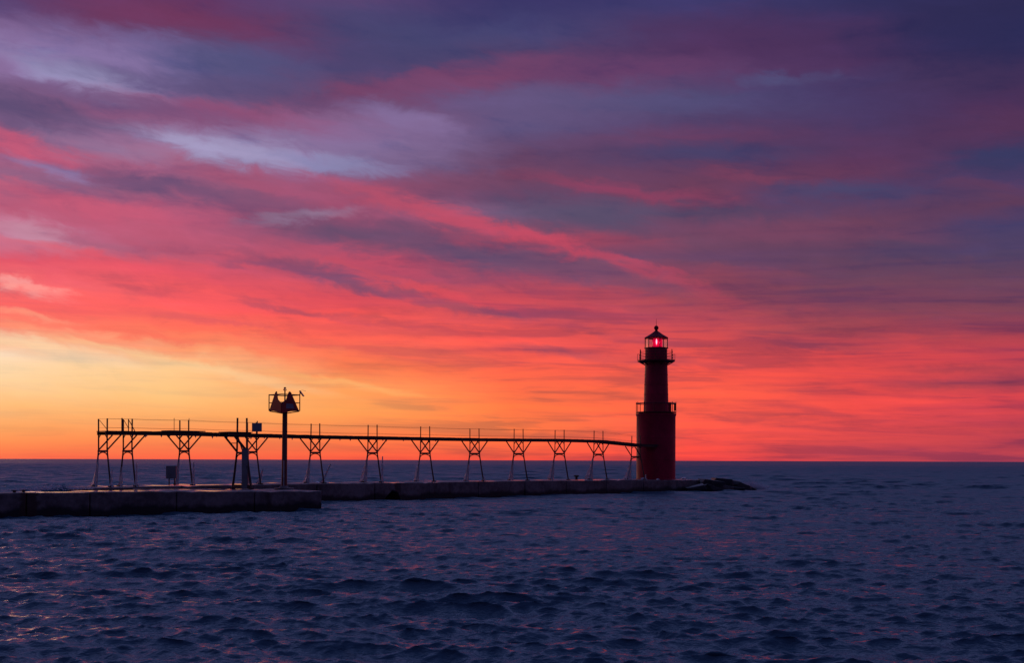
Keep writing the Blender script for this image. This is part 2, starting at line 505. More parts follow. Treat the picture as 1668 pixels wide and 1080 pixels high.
# ------------------------------------------------------------------ water
def build_water():
    rows = [9.0]
    while rows[-1] < 9000:
        r = rows[-1]
        rows.append(r + min(max(0.0036 * r, 0.035), 0.0021 * r if r < 700 else 0.010 * r))
    r = np.array(rows)
    th = np.linspace(R(-40), R(40), 1150)
    dth = th[1] - th[0]
    nr, nt = len(r), len(th)
    # wave components
    N = 110
    lam = np.exp(np.linspace(math.log(0.16), math.log(11.0), N))
    lam *= np.exp(rng.normal(0, 0.03, N))
    kk = 2 * np.pi / lam
    main = R(-98)                               # travelling towards the viewer
    spread = np.where(lam > 3, R(19), np.where(lam > 0.7, R(15), R(30)))
    ang = main + rng.normal(0, 1, N) * spread
    ak = np.full(N, 0.0275)                       # slope per component
    ak *= np.interp(np.log(lam), np.log([0.16, 0.5, 1.2, 2.2, 4, 7, 11]), [1.8, 2.9, 2.0, .88, .46, .36, .32])
    amp = ak / kk
    ph0 = rng.uniform(0, 2 * np.pi, N)
    V = np.zeros((nr, nt, 3), np.float32)
    spacing = np.maximum(np.gradient(r), r * dth * 0.8)
    for i0 in range(0, nr, 100):
        rr = r[i0:i0 + 100, None]
        X = rr * np.sin(th)[None, :]
        Y = rr * np.cos(th)[None, :]
        dx = np.zeros_like(X)
        dy = np.zeros_like(X)
        dz = np.zeros_like(X)
        # gusty patches and rougher open water outside the piers
        gust = 1 + 0.26 * np.sin(X * 0.11 + 1.3 * np.sin(Y * 0.045)) * np.sin(Y * 0.07 + 0.9 + 0.7 * np.sin(X * 0.05))
        side = X - (Y - 86.0) * 0.95 + 12
        out = np.clip((Y - 80) / 60, 0, 1) * 1.6
        sp = spacing[i0:i0 + 100, None]
        for j in range(N):
            wgt = np.clip((lam[j] / sp - 2.0) / 1.5, 0, 1)
            if wgt.max() <= 0:
                continue
            kx, ky = kk[j] * math.cos(ang[j]), kk[j] * math.sin(ang[j])
            p = kx * X + ky * Y + ph0[j]
            a = amp[j] * wgt * (gust if lam[j] < 3 else 1.0) * (1 + out * (1.0 if lam[j] > 2 else 0.2))
            s = np.sin(p)
            dx -= a * math.cos(ang[j]) * s
            dy -= a * math.sin(ang[j]) * s
            dz += a * np.cos(p)
        # a wave heaping up and washing round the landward end of the long pier
        ux, uy = X + 26.7, Y - 69.9
        ua, ub = ux * 0.77 + uy * 0.64, -ux * 0.64 + uy * 0.77
        win = np.clip((ua + 3.4) / 1.8, 0, 1) * np.clip((2.3 - ua) / 1.6, 0, 1)
        ridge = np.exp(-((ub + 0.25 * np.sin(ua * 1.9)) / 0.55) ** 2) + 0.45 * np.exp(-((ub - 0.9) / 0.5) ** 2)
        rag = 0.80 + 0.12 * np.sin(ua * 1.7 + 1) + 0.05 * np.sin(ua * 4 + 3 * ub) + 0.04 * np.sin(ua * 11 - 5 * ub)
        dz += 1.42 * win * win * ridge * rag
        V[i0:i0 + 100, :, 0] = X + dx
        V[i0:i0 + 100, :, 1] = Y + dy
        V[i0:i0 + 100, :, 2] = dz
    me = bpy.data.meshes.new('water')
    idx = np.arange(nr * nt, dtype=np.int32).reshape(nr, nt)
    quads = np.stack([idx[:-1, :-1], idx[:-1, 1:], idx[1:, 1:], idx[1:, :-1]], -1).reshape(-1, 4)
    nq = len(quads)
    me.vertices.add(nr * nt)
    me.vertices.foreach_set('co', V.reshape(-1))
    me.loops.add(nq * 4)
    me.loops.foreach_set('vertex_index', quads.reshape(-1))
    me.polygons.add(nq)
    me.polygons.foreach_set('loop_start', np.arange(0, nq * 4, 4, dtype=np.int32))
    me.polygons.foreach_set('use_smooth', np.ones(nq, bool))
    me.update(calc_edges=True)
    m = bpy.data.materials.new('lake_water')
    m.use_nodes = True
    t = NT(m.node_tree)
    b = t.n['Principled BSDF']
    tc = t.new('ShaderNodeTexCoord').outputs['Object']
    b.inputs['Base Color'].default_value = (0.037, 0.092, 0.132, 1)
    ln = t.new('ShaderNodeVectorMath', operation='LENGTH')
    t.put(ln.inputs[0], tc)
    # open water far out carries ripples far smaller than a facet: rougher there
    t.put(b.inputs['Roughness'], t.ramp(t.math('DIVIDE', ln.outputs['Value'], 400.0, clamp=True), [(0.04, (.13, .13, .13, 1)), (.12, (.20, .20, .20, 1)), (.3, (.32, .32, .32, 1)), (1.0, (.46, .46, .46, 1))]))
    b.inputs['IOR'].default_value = 1.30
    mp = t.new('ShaderNodeMapping')
    t.put(mp.inputs[0], tc)
    mp.inputs['Scale'].default_value = (0.7, 1.2, 1)
    mp.inputs['Rotation'].default_value = (0, 0, R(10))
    h = t.math('ADD', t.math('MULTIPLY', t.noise(mp.outputs[0], 2.6, 4, 0.55, 0.4), 1.0),
               t.math('MULTIPLY', t.noise(mp.outputs[0], 9.0, 3, 0.5, 0.3), 0.32))
    bp = t.new('ShaderNodeBump')
    bp.inputs['Strength'].default_value = 1.0
    bp.inputs['Distance'].default_value = 0.08
    t.put(bp.inputs['Height'], h)
    t.put(b.inputs['Normal'], bp)
    me.materials.append(m)
    ob = bpy.data.objects.new('water', me)
    COL.objects.link(ob)
    tag(ob, 'dark blue choppy lake water with pink sky reflections', 'water', kind='structure')


build_water()

# ------------------------------------------------------------------ materials
M = {}
M['red'] = material('red_tower_paint', (0.42, 0.002, 0.036), 0.46, var=0.3, vscale=0.8, bump=0.01, bscale=8, spec=0.3)
M['roof'] = material('dark_red_roof', (0.20, 0.003, 0.020), 0.7, var=0.3, spec=0.12)
M['rail'] = material('red_iron', (0.12, 0.010, 0.012), 0.5, metal=0.2)
M['iron'] = material('weathered_brown_iron', (0.085, 0.042, 0.034), 0.6, metal=0.2, var=0.45, vscale=3)
M['deckwood'] = material('weathered_plank', (0.075, 0.050, 0.042), 0.75, var=0.4, vscale=4, bump=0.01)
M['steel'] = material('grey_blue_steel', (0.22, 0.215, 0.225), 0.5, metal=0.2, var=0.2)
M['board'] = material('slate_sign_board', (0.25, 0.23, 0.27), 0.5, var=0.15)
M['white'] = material('grey_white_paint', (0.45, 0.45, 0.48), 0.45, var=0.15)
M['dayred'] = material('dayboard_red', (0.42, 0.03, 0.025), 0.45, var=0.2)
M['rock'] = material('wet_dark_rock', (0.035, 0.031, 0.033), 0.5, var=0.5, vscale=1.2, bump=0.06, bscale=4)
M['pole'] = material('red_brown_pole', (0.20, 0.055, 0.042), 0.5, metal=0.1, var=0.4, vscale=1.4)
M['panel'] = material('solar_panel_blue', (0.02, 0.02, 0.035), 0.2)


def ice_mat():
    m = bpy.data.materials.new('frozen_spray')
    m.use_nodes = True
    t = NT(m.node_tree)
    b = t.n['Principled BSDF']
    tc = t.new('ShaderNodeTexCoord').outputs['Object']
    n = t.noise(tc, 6, 4, 0.6)
    t.put(b.inputs['Base Color'], t.mix(t.mrange(n, .35, .65), (0.66, 0.62, 0.67, 1), (0.90, 0.87, 0.90, 1)))
    b.inputs['Roughness'].default_value = 0.28
    b.inputs['Transmission Weight'].default_value = 0.25
    b.inputs['IOR'].default_value = 1.31
    b.inputs['Subsurface Weight'].default_value = 0.7
    b.inputs['Subsurface Radius'].default_value = (0.3, 0.25, 0.25)
    bp = t.new('ShaderNodeBump')
    bp.inputs['Distance'].default_value = 0.05
    t.put(bp.inputs['Height'], t.noise(tc, 9, 4, 0.6))
    t.put(b.inputs['Normal'], bp)
    return m


M['ice'] = ice_mat()


NA = Vector((-25.7, 61.0, 0))
NB = Vector((-11.38, 72.45, 0))
NT_ = (NB - NA).normalized()
_u = (47 - 834) / F
STAIN = tuple(NA + NT_ * ((_u * NA.y - NA.x) / (NT_.x - _u * NT_.y)))


def concrete_mat():
    m = bpy.data.materials.new('wet_pier_concrete')
    m.use_nodes = True
    t = NT(m.node_tree)
    b = t.n['Principled BSDF']
    g = t.new('ShaderNodeNewGeometry')
    pos = g.outputs['Position']
    sp = t.new('ShaderNodeSeparateXYZ')
    t.put(sp.inputs[0], pos)
    n = t.noise(pos, 0.6, 6, 0.62)
    n2 = t.noise(pos, 4.0, 5, 0.6)
    mix = t.math('ADD', t.math('MULTIPLY', n, 0.6), t.math('MULTIPLY', n2, 0.4))
    col = t.mix(t.mrange(mix, 0.34, 0.66), (0.090, 0.062, 0.062, 1), (0.235, 0.178, 0.176, 1))
    # weed and wet line along the water
    hz = t.math('ADD', sp.outputs[2], t.math('MULTIPLY', t.math('SUBTRACT', n, 0.5), 0.9))
    col = t.mix(t.mrange(hz, 0.62, 0.30), col, (0.014, 0.010, 0.012, 1))
    # rust runs
    cr = t.noise(t.vmath('MULTIPLY', pos, (0.55, 0.55, 0.10)), 1.0, 4, 0.6)
    col = t.mix(t.mrange(cr, 0.60, 0.72, 0, .8), col, (0.035, 0.010, 0.009, 1))
    # the wide rust run under the cleats, with a ragged edge
    dd = t.vmath('MULTIPLY', t.vmath('SUBTRACT', pos, STAIN), (1, 1, 0))
    ln = t.new('ShaderNodeVectorMath', operation='LENGTH')
    t.put(ln.inputs[0], dd)
    rr = t.math('ADD', ln.outputs['Value'], t.math('MULTIPLY', t.math('SUBTRACT', n2, 0.5), 0.5))
    col = t.mix(t.mrange(rr, 0.55, 0.32, 0, .85), col, (0.050, 0.012, 0.010, 1))
    t.put(b.inputs['Base Color'], col)
    nz = t.new('ShaderNodeSeparateXYZ')
    t.put(nz.inputs[0], g.outputs['Normal'])
    # standing wet film on the flat tops
    film = t.math('MULTIPLY', t.mrange(nz.outputs[2], 0.7, 0.95), t.mrange(t.noise(pos, 0.35, 3, 0.5), 0.47, 0.60))
    t.put(b.inputs['Roughness'], t.mrange(film, 0.0, 1.0, 0.62, 0.14, smooth=False))
    b.inputs['Specular IOR Level'].default_value = 0.5
    bp = t.new('ShaderNodeBump')
    bp.inputs['Strength'].default_value = 0.7
    t.put(bp.inputs['Distance'], t.mrange(film, 0, 1, 0.04, 0.002, smooth=False))
    t.put(bp.inputs['Height'], t.noise(pos, 3.0, 6, 0.6))
    t.put(b.inputs['Normal'], bp)
    return m


M['concrete'] = concrete_mat()

# ------------------------------------------------------------------ axes of the long pier and its catwalk
Y0 = 79.0


def cw(k):
    return Vector((Y0 / F * (-534 + 91.3 * k), Y0 * (1 + 0.048 * k), 0))


T = (cw(9) - cw(0)).normalized()
Nn = Vector((T.y, -T.x, 0))               # across the pier, towards the viewer
UP = Vector((0, 0, 1))
BAY = (cw(1) - cw(0)).length
A0 = cw(0)


def along(s, n=0.0, z=0.0):
    return A0 + T * s + Nn * n + UP * z


# ------------------------------------------------------------------ the two piers
def block(parent, p0, p1, ndir, wfront, wback, z0, z1, notch=None, zb=-1.6):
    """one cast block between p0 and p1 (centre line), tops z0 -> z1; outline swept across the pier"""
    t = (p1 - p0)
    L = t.length
    t.normalize()
    poly = [(0.02, zb), (L - 0.02, zb), (L - 0.02, z1), (0.02, z0)]
    if notch:
        a, bq, c, zt = notch
        poly = [(0.02, zb), (a, zb), (a, -0.1), (a + 0.25 * (bq - a), 0.34 * zt), (bq, zt), (c - .3 * (c - bq), 0.72 * zt), (c, -0.1), (c, zb),
                (L - 0.02, zb), (L - 0.02, z1), (0.02, z0)]
    # worn top edge: settle and chip the straight line
    body, (sa, za), (sb, zb_) = poly[:-2], poly[-2], poly[-1]
    m_ = max(4, int(L / 0.45))
    edge = [(sa, za)]
    for i in range(1, m_):
        u = i / m_
        dip = random.uniform(0, .02) + (random.uniform(.03, .07) if random.random() < .12 else 0)
        edge.append((sa + (sb - sa) * u + random.uniform(-.08, .08), za + (zb_ - za) * u - dip))
    poly = body + edge + [(sb, zb_)]
    pts = [p0 + t * s + ndir * wfront + UP * z for s, z in poly]
    mb = MB().prism(pts, -ndir * (wfront + wback))
    return mb.build('concrete_block', M['concrete'], parent, bevel=0.06)


far = thing('stone_pier', 'long concrete pier carrying the catwalk and the red lighthouse', 'pier', along(0, 0, 0))
# positions are world positions, so part origins stay at the pier's own base
edges = [-7.6, -6.0, -1.0, 4.4, 9.7, 14.9, 20.3, 25.6, 31.0, 36.2, 41.6, 47.0, 52.2, 58.2]
ztop = [1.26, 1.30, 1.33, 1.34, 1.33, 1.34, 1.32, 1.33, 1.32, 1.30, 1.29, 1.24, 1.20, 1.14]
for i in range(len(edges) - 1):
    nt_ = (0.9, 1.7, 2.5, 0.75) if i == 5 else None
    off = random.uniform(-0.05, 0.05)
    ob = block(far, along(edges[i]), along(edges[i + 1]), Nn, 1.38 + off, 3.6, ztop[i] + random.uniform(-.015, .015),
               ztop[i + 1] + random.uniform(-.015, .015), nt_)
    ob.matrix_parent_inverse = Matrix.Translation(-far.location)

# near block row: front line from the waterline in the photo
NA = Vector((-25.7, 61.0, 0))
NB = Vector((-11.38, 72.45, 0))
NT_ = (NB - NA).normalized()
NNn = Vector((NT_.y, -NT_.x, 0))
near = thing('concrete_breakwater', 'low concrete breakwater with rusty stain in front of the long pier', 'breakwater', NB.copy())
LN = (NB - NA).length


def nearpt(px):
    # where the front line is seen at photo column px
    u = (px - 834) / F
    # NA.x + s*tx = u*(NA.y+s*ty)
    return (u * NA.y - NA.x) / (NT_.x - u * NT_.y)


es = [-16.0, -8.0, nearpt(-60), nearpt(43), nearpt(147), nearpt(288), nearpt(415), LN]
zt = [1.30, 1.31, 1.30, 1.31, 1.30, 1.27, 1.20, 1.16]
for i in range(len(es) - 1):
    ob = block(near, NA + NT_ * es[i], NA + NT_ * es[i + 1], NNn, 0.0 + random.uniform(-.04, .03), (1.9, 1.9, 1.9, 1.9, 3.2, 6.6, 6.6)[i], zt[i], zt[i + 1] - (0.03 if i == 3 else 0))
    ob.matrix_parent_inverse = Matrix.Translation(-near.location)


def near_z(px):
    s = nearpt(px)
    for i in range(len(es) - 1):
        if es[i] <= s <= es[i + 1]:
            return zt[i] + (zt[i + 1] - zt[i]) * (s - es[i]) / (es[i + 1] - es[i])
    return 1.2


def on_near(px, back):
    s = nearpt(px)
    p = NA + NT_ * s - NNn * back
    return Vector((p.x, p.y, near_z(px)))


# small cleats at the near edge, over the rust run
for px, lab in ((27, 'small dark mooring cleat on breakwater edge, left of the pair'), (42, 'small dark mooring cleat on breakwater edge above the rust stain')):
    p = on_near(px, 0.35)
    mb = MB().tube([p, p + UP * 0.09], 0.08, 10).tube([p + UP * 0.08, p + UP * 0.13], [0.11, 0.09], 10)
    mb.beam(p + UP * 0.105 - NT_ * 0.15, p + UP * 0.105 + NT_ * 0.15, 0.05)
    tag(mb.build('mooring_cleat', M['iron'], origin=p), lab, 'cleat', 'mooring fittings on the piers')

# ------------------------------------------------------------------ trestles
HW = 0.545      # half distance of the posts
ZD = 0.13       # half thickness of the deck band


def ice_fin(seed, p0, p1, wide, side, thick=0.10):
    """ragged sheet of frozen spray hanging on a leg from p0 (bottom) to p1 (top), widening to the bottom"""
    rs = random.Random(seed)
    mb = MB()
    n = 9
    p0, p1 = Vector(p0), Vector(p1)
    ln, vs = [], []
    ax = side.normalized()
    cr = ax.cross(UP).normalized()
    for i in range(n + 1):
        u = i / n
        c = p0.lerp(p1, u)
        w = wide * (1 - u) ** 1.15 * (1 + rs.uniform(-.3, .3)) + 0.03
        th = thick * (1.15 - 0.8 * u) * (1 + rs.uniform(-.3, .3))
        inner = c - ax * 0.05
        outer = c + ax * w
        vs += [inner - cr * th, inner + cr * th, outer + cr * th * .45, outer - cr * th * .45]
    fs = [(3, 2, 1, 0), (4 * n, 4 * n + 1, 4 * n + 2, 4 * n + 3)]
    for i in range(n):
        for k in range(4):
            a, b = i * 4 + k, i * 4 + (k + 1) % 4
            fs.append((a, b, b + 4, a + 4))
    return mb.add(vs, fs)


def trestle(parent, base, zg, zd, ztop_, knees=(1, -1), name='trestle', thick=1.0, ice=None, seed=0, posts=True):
    """one iron trestle; local frame: T along the catwalk, Nn across. base = centre at z 0"""
    rs = random.Random(seed)
    zw = zg + (zd - zg) * 0.66
    B = Vector(base)

    def P(s, n, z):
        return B + T * s + Nn * n + UP * z
    # main frame: waist strut, arch, corner gussets below the deck
    fr = MB()
    fr.beam(P(0, -HW - .05, zw), P(0, HW + .05, zw), 0.10, 0.13)
    arc = []
    zf = zw - 0.42
    for i in range(13):
        a = math.pi * i / 12
        hw = HW + 0.055
        arc.append(P(0, -hw * math.cos(a), zf + (zw - 0.07 - zf) * math.sin(a) ** 0.8))
    fr.tube(arc, 0.034, 6)
    f = fr.build('trestle', M['iron'], parent, origin=B + UP * zg)
    f.matrix_parent_inverse = Matrix.Translation(-parent.location)

    def sub(mb, nm, mat):
        o = mb.build(nm, mat, f, origin=B + UP * zg)
        o.location = (0, 0, 0)
        return o
    for s in (-1, 1):
        sub(MB().beam(P(0, s * HW, zd - 0.34), P(0, s * (HW - 0.22), zd - ZD - .01), 0.045), 'corner_bracket', M['iron'])
        # upright from waist through the deck to the hand wire
        lean = 0.03 * rs.uniform(-1, 1)
        sub(MB().beam(P(0, s * HW, zw - .02), P(lean, s * (HW - 0.02), ztop_ + rs.uniform(-.02, .03)), 0.072 * thick), 'post', M['iron'])
        # splayed leg, heavier to the foot
        foot = P(0, s * 1.04, zg)
        top = P(0, s * (HW + 0.02), zw)
        a = MB().tube([foot, foot.lerp(top, .5) - Nn * s * 0.02, top], [0.062 * thick, 0.052 * thick, 0.045 * thick], 8)
        a.box(foot + UP * 0.04, (0.26, 0.26, 0.08), math.atan2(T.y, T.x))
        sub(a, 'leg', M['iron'])
        for d in knees:
            kb = MB().beam(P(0.03 * d, s * HW, zw + 0.10), P(0.92 * d, s * HW, zd - ZD + .01), 0.062 * thick, 0.075 * thick)
            sub(kb, 'knee_brace', M['iron'])
    if ice:
        (w1, h1, w2, h2, w3, h3) = ice
        L0, L1 = P(0, -1.04, zg), P(0, -HW - .02, zw)
        R0, R1 = P(0, 1.04, zg), P(0, HW + .02, zw)
        if w1:
            sub(ice_fin(seed + 1, L0, L0.lerp(L1, h1), w1, -Nn), 'ice_sheet', M['ice'])
        if w2:   # narrow ragged sheet on the lee side of the same leg
            sub(ice_fin(seed + 2, L0 + Nn * .12, L0.lerp(L1, h2) + Nn * .05, w2, Nn, .07), 'ice_sheet', M['ice'])
        if w3:   # sheet on the near leg
            sub(ice_fin(seed + 3, R0 + Nn * .05, R0 + Nn * (.1 + w3 * .4) + UP * h3, w3, Nn, .07), 'ice_sheet', M['ice'])
    return f


catw = thing('catwalk', 'narrow iron trestle catwalk with wire handrails running out to the red lighthouse', 'catwalk', along(0, 0, 1.3))
# trestles: bay number, ground z, deck z, post top z, knees, ice
TR = [
    (-1.075, 1.30, 4.66, 5.53, (1,), (.42, .60, .16, .95, .12, 1.1)),
    (-0.76, 1.31, 4.68, 5.54, (1,), (0, 0, .26, .55, .10, 1.5)),
    (0.00, 1.33, 4.71, 5.60, (1, -1), (.10, .5, .14, .85, .16, 1.5)),
    (0.99, 1.33, 4.68, 5.55, (1, -1), (.16, .5, .0, 0, .0, 0)),
    (2.00, 1.33, 4.66, 5.63, (1, -1), (.34, .55, .14, .90, .0, 0)),
    (3.00, 1.34, 4.67, 5.64, (1, -1), (.46, .80, .20, .95, .14, 1.95)),
    (4.00, 1.33, 4.68, 5.64, (1, -1), (.36, .75, .12, .70, 0, 0)),
    (5.02, 1.33, 4.69, 5.60, (1, -1), (.26, .55, .18, .85, .12, .35)),
    (6.00, 1.32, 4.73, 5.66, (1, -1), (.18, .6, .24, .85, 0, 0)),
    (6.98, 1.31, 4.78, 5.68, (1, -1), (.34, .8, .22, .80, 0, 0)),
    (7.98, 1.29, 4.76, 5.70, (1, -1), (.50, .9, .24, .70, 0, 0)),
    (9.02, 1.24, 4.47, 5.35, (-1,), (.34, .9, .30, .95, .05, .5)),
]
for i, (k, zg, zd, zt_, kn, ic) in enumerate(TR):
    trestle(catw, cw(k), zg, zd, zt_, kn, ice=ic, seed=100 + i * 7)


def dz(s):
    xs = [k * BAY for k, *_ in TR]
    zs = [q[2] for q in TR]
    xs = [-1.35 * BAY] + xs + [10.4 * BAY]
    zs = [zs[0]] + zs + [4.40]
    return float(np.interp(s, xs, zs))


def child(mb, nm, mat, parent, org=None, **kw):
    o = mb.build(nm, mat, parent, origin=org if org is not None else parent.location, **kw)
    o.location = (0, 0, 0) if org is None else Vector(org) - parent.location
    return o


s_end = 9.86 * BAY - 1.35
s0 = TR[0][0] * BAY - 0.10
for nn in (-HW + .02, HW - .02):
    mb = MB()
    cuts = [s0] + [k * BAY for k, *_ in TR[1:]] + [s_end]
    for a, b in zip(cuts[:-1], cuts[1:]):
        mb.beam(along(a, nn, dz(a) - 0.04), along(b, nn, dz(b) - 0.04), 0.09, 0.19)
    child(mb, 'stringer', M['iron'], catw)
# planks
mb = MB()
s = s0
rp = random.Random(5)
while s < s_end:
    L = 0.24
    za, zb = dz(s), dz(s + L)
    up = 0.085 + rp.uniform(-.006, .012)
    w = HW + 0.10 + rp.uniform(-.03, .03)
    mb.beam(along(s + .012, 0, za + up), along(s + L - .012, 0, zb + up), 2 * w, 0.05)
    s += L
child(mb, 'deck', M['deckwood'], catw)
# an extra layer of boards over the third trestle and along the landward part
mb = MB()
a, b = cw(0.0) - A0, None
sA, sB = -1.35, 1.25
for nn in (-.42, -.14, .14, .42):
    mb.beam(along(sA, nn, dz(sA) + .165), along(sB, nn, dz(sB) + .165), 0.25, 0.06)
child(mb, 'deck_patch', M['deckwood'], catw)
# icicles hanging under the deck
for i in range(22):
    s = rp.uniform(s0 + 1.5, 4.3 * BAY)
    n = rp.choice((-1, 1)) * (HW - .03)
    h = rp.uniform(.06, .18)
    p = along(s, n, dz(s) - .135)
    child(MB().tube([p + UP * .02, p - UP * h * .4, p - UP * h], [rp.uniform(.04, .09), .035, .006], 6), 'icicle', M['ice'], catw)
# hand wires
for nn in (-HW + .02, HW - .02):
    for hh in (0.88, 0.33):
        mb = MB()
        pts = []
        for i in range(len(TR) - 1):
            a, b = TR[i][0] * BAY, TR[i + 1][0] * BAY
            for u in np.linspace(0, 1, 7)[:-1]:
                sg = 0.035 * 4 * u * (1 - u) * min(1, (b - a) / 5)
                s = a + (b - a) * u
                pts.append(along(s, nn, dz(s) + hh - sg))
        s = TR[-1][0] * BAY
        pts.append(along(s, nn, dz(s) + hh))
        mb.tube(pts, 0.0065, 5)
        child(mb, 'handrail_wire', M['iron'], catw)
# extra rail posts and stays at the landward end
sb1, sb2 = TR[0][0] * BAY, TR[1][0] * BAY


def stick(p, q, w, nm='rail_post'):
    child(MB().beam(p, q, w), nm, M['iron'], catw)


sm = sb1 + 1.0
stick(along(sm, HW - .02, dz(sm)), along(sm, HW - .02, dz(sm) + .92), .07)
stick(along(sb2 + .35, -HW, dz(sb2)), along(sb2 + .35, -HW, dz(sb2) + .90), .05)
stick(along(sb1 + .05, -HW, dz(sb1) + .80), along(sb1 + .62, -HW + .1, dz(sb1) + .1), .028, 'rail_stay')
stick(along(sb2 + .05, -HW, dz(sb1) + .82), along(sb2 + .34, -HW, dz(sb1) + .35), .028, 'rail_stay')
stick(along(sb2 + .40, -HW, dz(sb1) + .82), along(sb2 + .80, -HW + .05, dz(sb1) + .1), .04, 'rail_stay')
for ss in (-.45, .38):
    stick(along(ss, -HW + (.05 if ss < 0 else .5), dz(ss) + .1), along(ss, -HW + (.05 if ss < 0 else .5), dz(ss) + 1.02), .03)

# a slab of shore ice leaning behind the fifth trestle, and chunks on the deck
for px0, py0, px1, py1, Y, wd, lab in (
        (525.5, 787, 538.5, 756, 88.5, .16, 'long thin leaning blade of ice beside the fifth catwalk trestle'),
        (423.5, 789.5, 428.5, 764, 84.0, .26, 'short pink-lit blade of ice beside the grey cabinet trestle')):
    p, q_ = at(px0, py0, Y), at(px1, py1, Y)
    p.z = min(p.z, 1.33)
    mb = ice_fin(int(px0), p, q_, wd, Vector((-1, 0, 0)), .05)
    tag(mb.build('ice_slab', M['ice'], origin=p), lab, 'ice', 'ice left standing on the pier')


def lump(name, p, sz, seed, mat, flat=0.6, parent=None, slab=None):
    rs = random.Random(seed)
    bm = bmesh.new()
    if slab:
        for cx in (-1, 1):
            for cy in (-1, 1):
                for cz in (-1, 1):
                    bm.verts.new((cx * rs.uniform(.62, 1.0), cy * rs.uniform(.6, 1.0), cz * rs.uniform(.6, 1.0)))
        for i in range(7):
            v = Vector((rs.gauss(0, 1), rs.gauss(0, 1), rs.gauss(0, 1))).normalized() * rs.uniform(.9, 1.1)
            bm.verts.new(v)
    for i in range(0 if slab else 26):
        v = Vector((rs.gauss(0, 1), rs.gauss(0, 1), rs.gauss(0, 1))).normalized() * rs.uniform(.75, 1.05)
        bm.verts.new(v)
    g = bmesh.ops.convex_hull(bm, input=bm.verts)
    for v in [v for v in bm.verts if not v.link_faces]:
        bm.verts.remove(v)
    bmesh.ops.bevel(bm, geom=bm.edges[:], offset=0.03 if slab else 0.06, segments=1, affect='EDGES')
    m = Matrix.Rotation(rs.uniform(0, 6), 4, 'Z')
    if slab:
        m = Matrix.Rotation(slab[0], 4, 'Z') @ Matrix.Rotation(slab[1], 4, 'Y')
    bm.transform(m @ Matrix.Diagonal((sz[0], sz[1], sz[2], 1)))
    me = bpy.data.meshes.new(name)
    bm.to_mesh(me)
    bm.free()
    me.materials.append(mat)
    o = bpy.data.objects.new(name, me)
    COL.objects.link(o)
    o.location = p
    if parent:
        o.parent = parent
    return o


for px, py, Y, s, sd, lab in ((517, 786.3, 88.9, .17, 3, 'lump of ice on the pier left of the fifth trestle foot'),
                              (534, 786.6, 89.3, .12, 4, 'small lump of ice right of the leaning ice blade'),
                              (783, 781.5, 99.5, .16, 5, 'pale lump of ice at the right foot of the eighth trestle'),
                              (1072, 780.6, 113.9, .16, 6, 'low pale lump of ice at the foot of the lighthouse'),
                              (1049, 777, 113.4, .28, 7, 'ice heap between last trestle and lighthouse wall'),
                              (1114, 779.0, 118.5, .30, 8, 'glinting ice heap on pier right of lighthouse')):
    p = at(px, py, Y)
    p.z = 1.30 if px < 900 else 1.22
    tag(lump('ice_lump', p, (s * 1.5, s, s * .9), sd, M['ice']), lab, 'ice', 'ice lumps on the pier')

# mushroom bollard on the pier
p = at(939, 783, 107.0)
p.z = 1.30
mb = MB().lathe([(0.17, p.z), (0.12, p.z + .06), (0.10, p.z + .25), (0.22, p.z + .30), (0.24, p.z + .38), (0.14, p.z + .43)], 14, c=(p.x, p.y))
tag(mb.build('bollard', M['iron'], origin=p, smooth=True), 'dark mushroom-topped bollard on the pier between two catwalk trestles', 'bollard')

# ------------------------------------------------------------------ sign on the catwalk
sx = 0.99 * BAY
sp_ = along(sx + .03, HW + .03, dz(sx))
sg = thing('sign', 'square slate-grey sign board on post above the catwalk deck', 'sign', sp_)
pY = sp_.y
child(MB().beam(sp_ - UP * .1, sp_ + UP * 0.98, 0.06), 'post', M['iron'], sg)
c0, c1 = at(410.2, 703.4, pY - .06), at(426.4, 689.3, pY - .06)
cen = (c0 + c1) / 2
child(MB().box((cen.x, pY - .06, cen.z), (c1.x - c0.x, 0.035, c1.z - c0.z)), 'board', M['board'], sg, bevel=.01)

# ------------------------------------------------------------------ landing trestle with platform, cabinet
lb = at(394, 797, 75.6)
land = thing('landing_trestle', 'separate heavy trestle with short platform standing on the breakwater in front of the catwalk', 'trestle', Vector((lb.x, lb.y, 1.18)))
f = trestle(land, Vector((lb.x, lb.y, 0)), 1.18, 4.61, 5.62, (-1,), thick=1.35, seed=500)
B = Vector((lb.x, lb.y, 0))
mb = MB()
for i in range(6):
    s = -1.30 + i * .28
    mb.beam(B + T * s + UP * 4.72, B + T * (s + .265) + UP * 4.72, 1.25, .05)
child(mb, 'platform', M['deckwood'], land)
for nn in (-HW + .02, HW - .02):
    child(MB().beam(B + T * -1.30 + Nn * nn + UP * 4.60, B + T * .30 + Nn * nn + UP * 4.60, .09, .18), 'stringer', M['iron'], land)
child(MB().beam(B - Nn * .95 + UP * 1.34, B + Nn * .95 + UP * 1.34, .16, .20), 'foot_beam', M['iron'], land)
child(MB().beam(B + T * -.55 - Nn * HW + UP * 4.05, B - Nn * HW + UP * 4.05, .05), 'tie_rod', M['iron'], land)
child(MB().beam(B + Nn * .05 + UP * 3.62, B - Nn * .48 + UP * 4.50, .06), 'tie_rod', M['iron'], land)

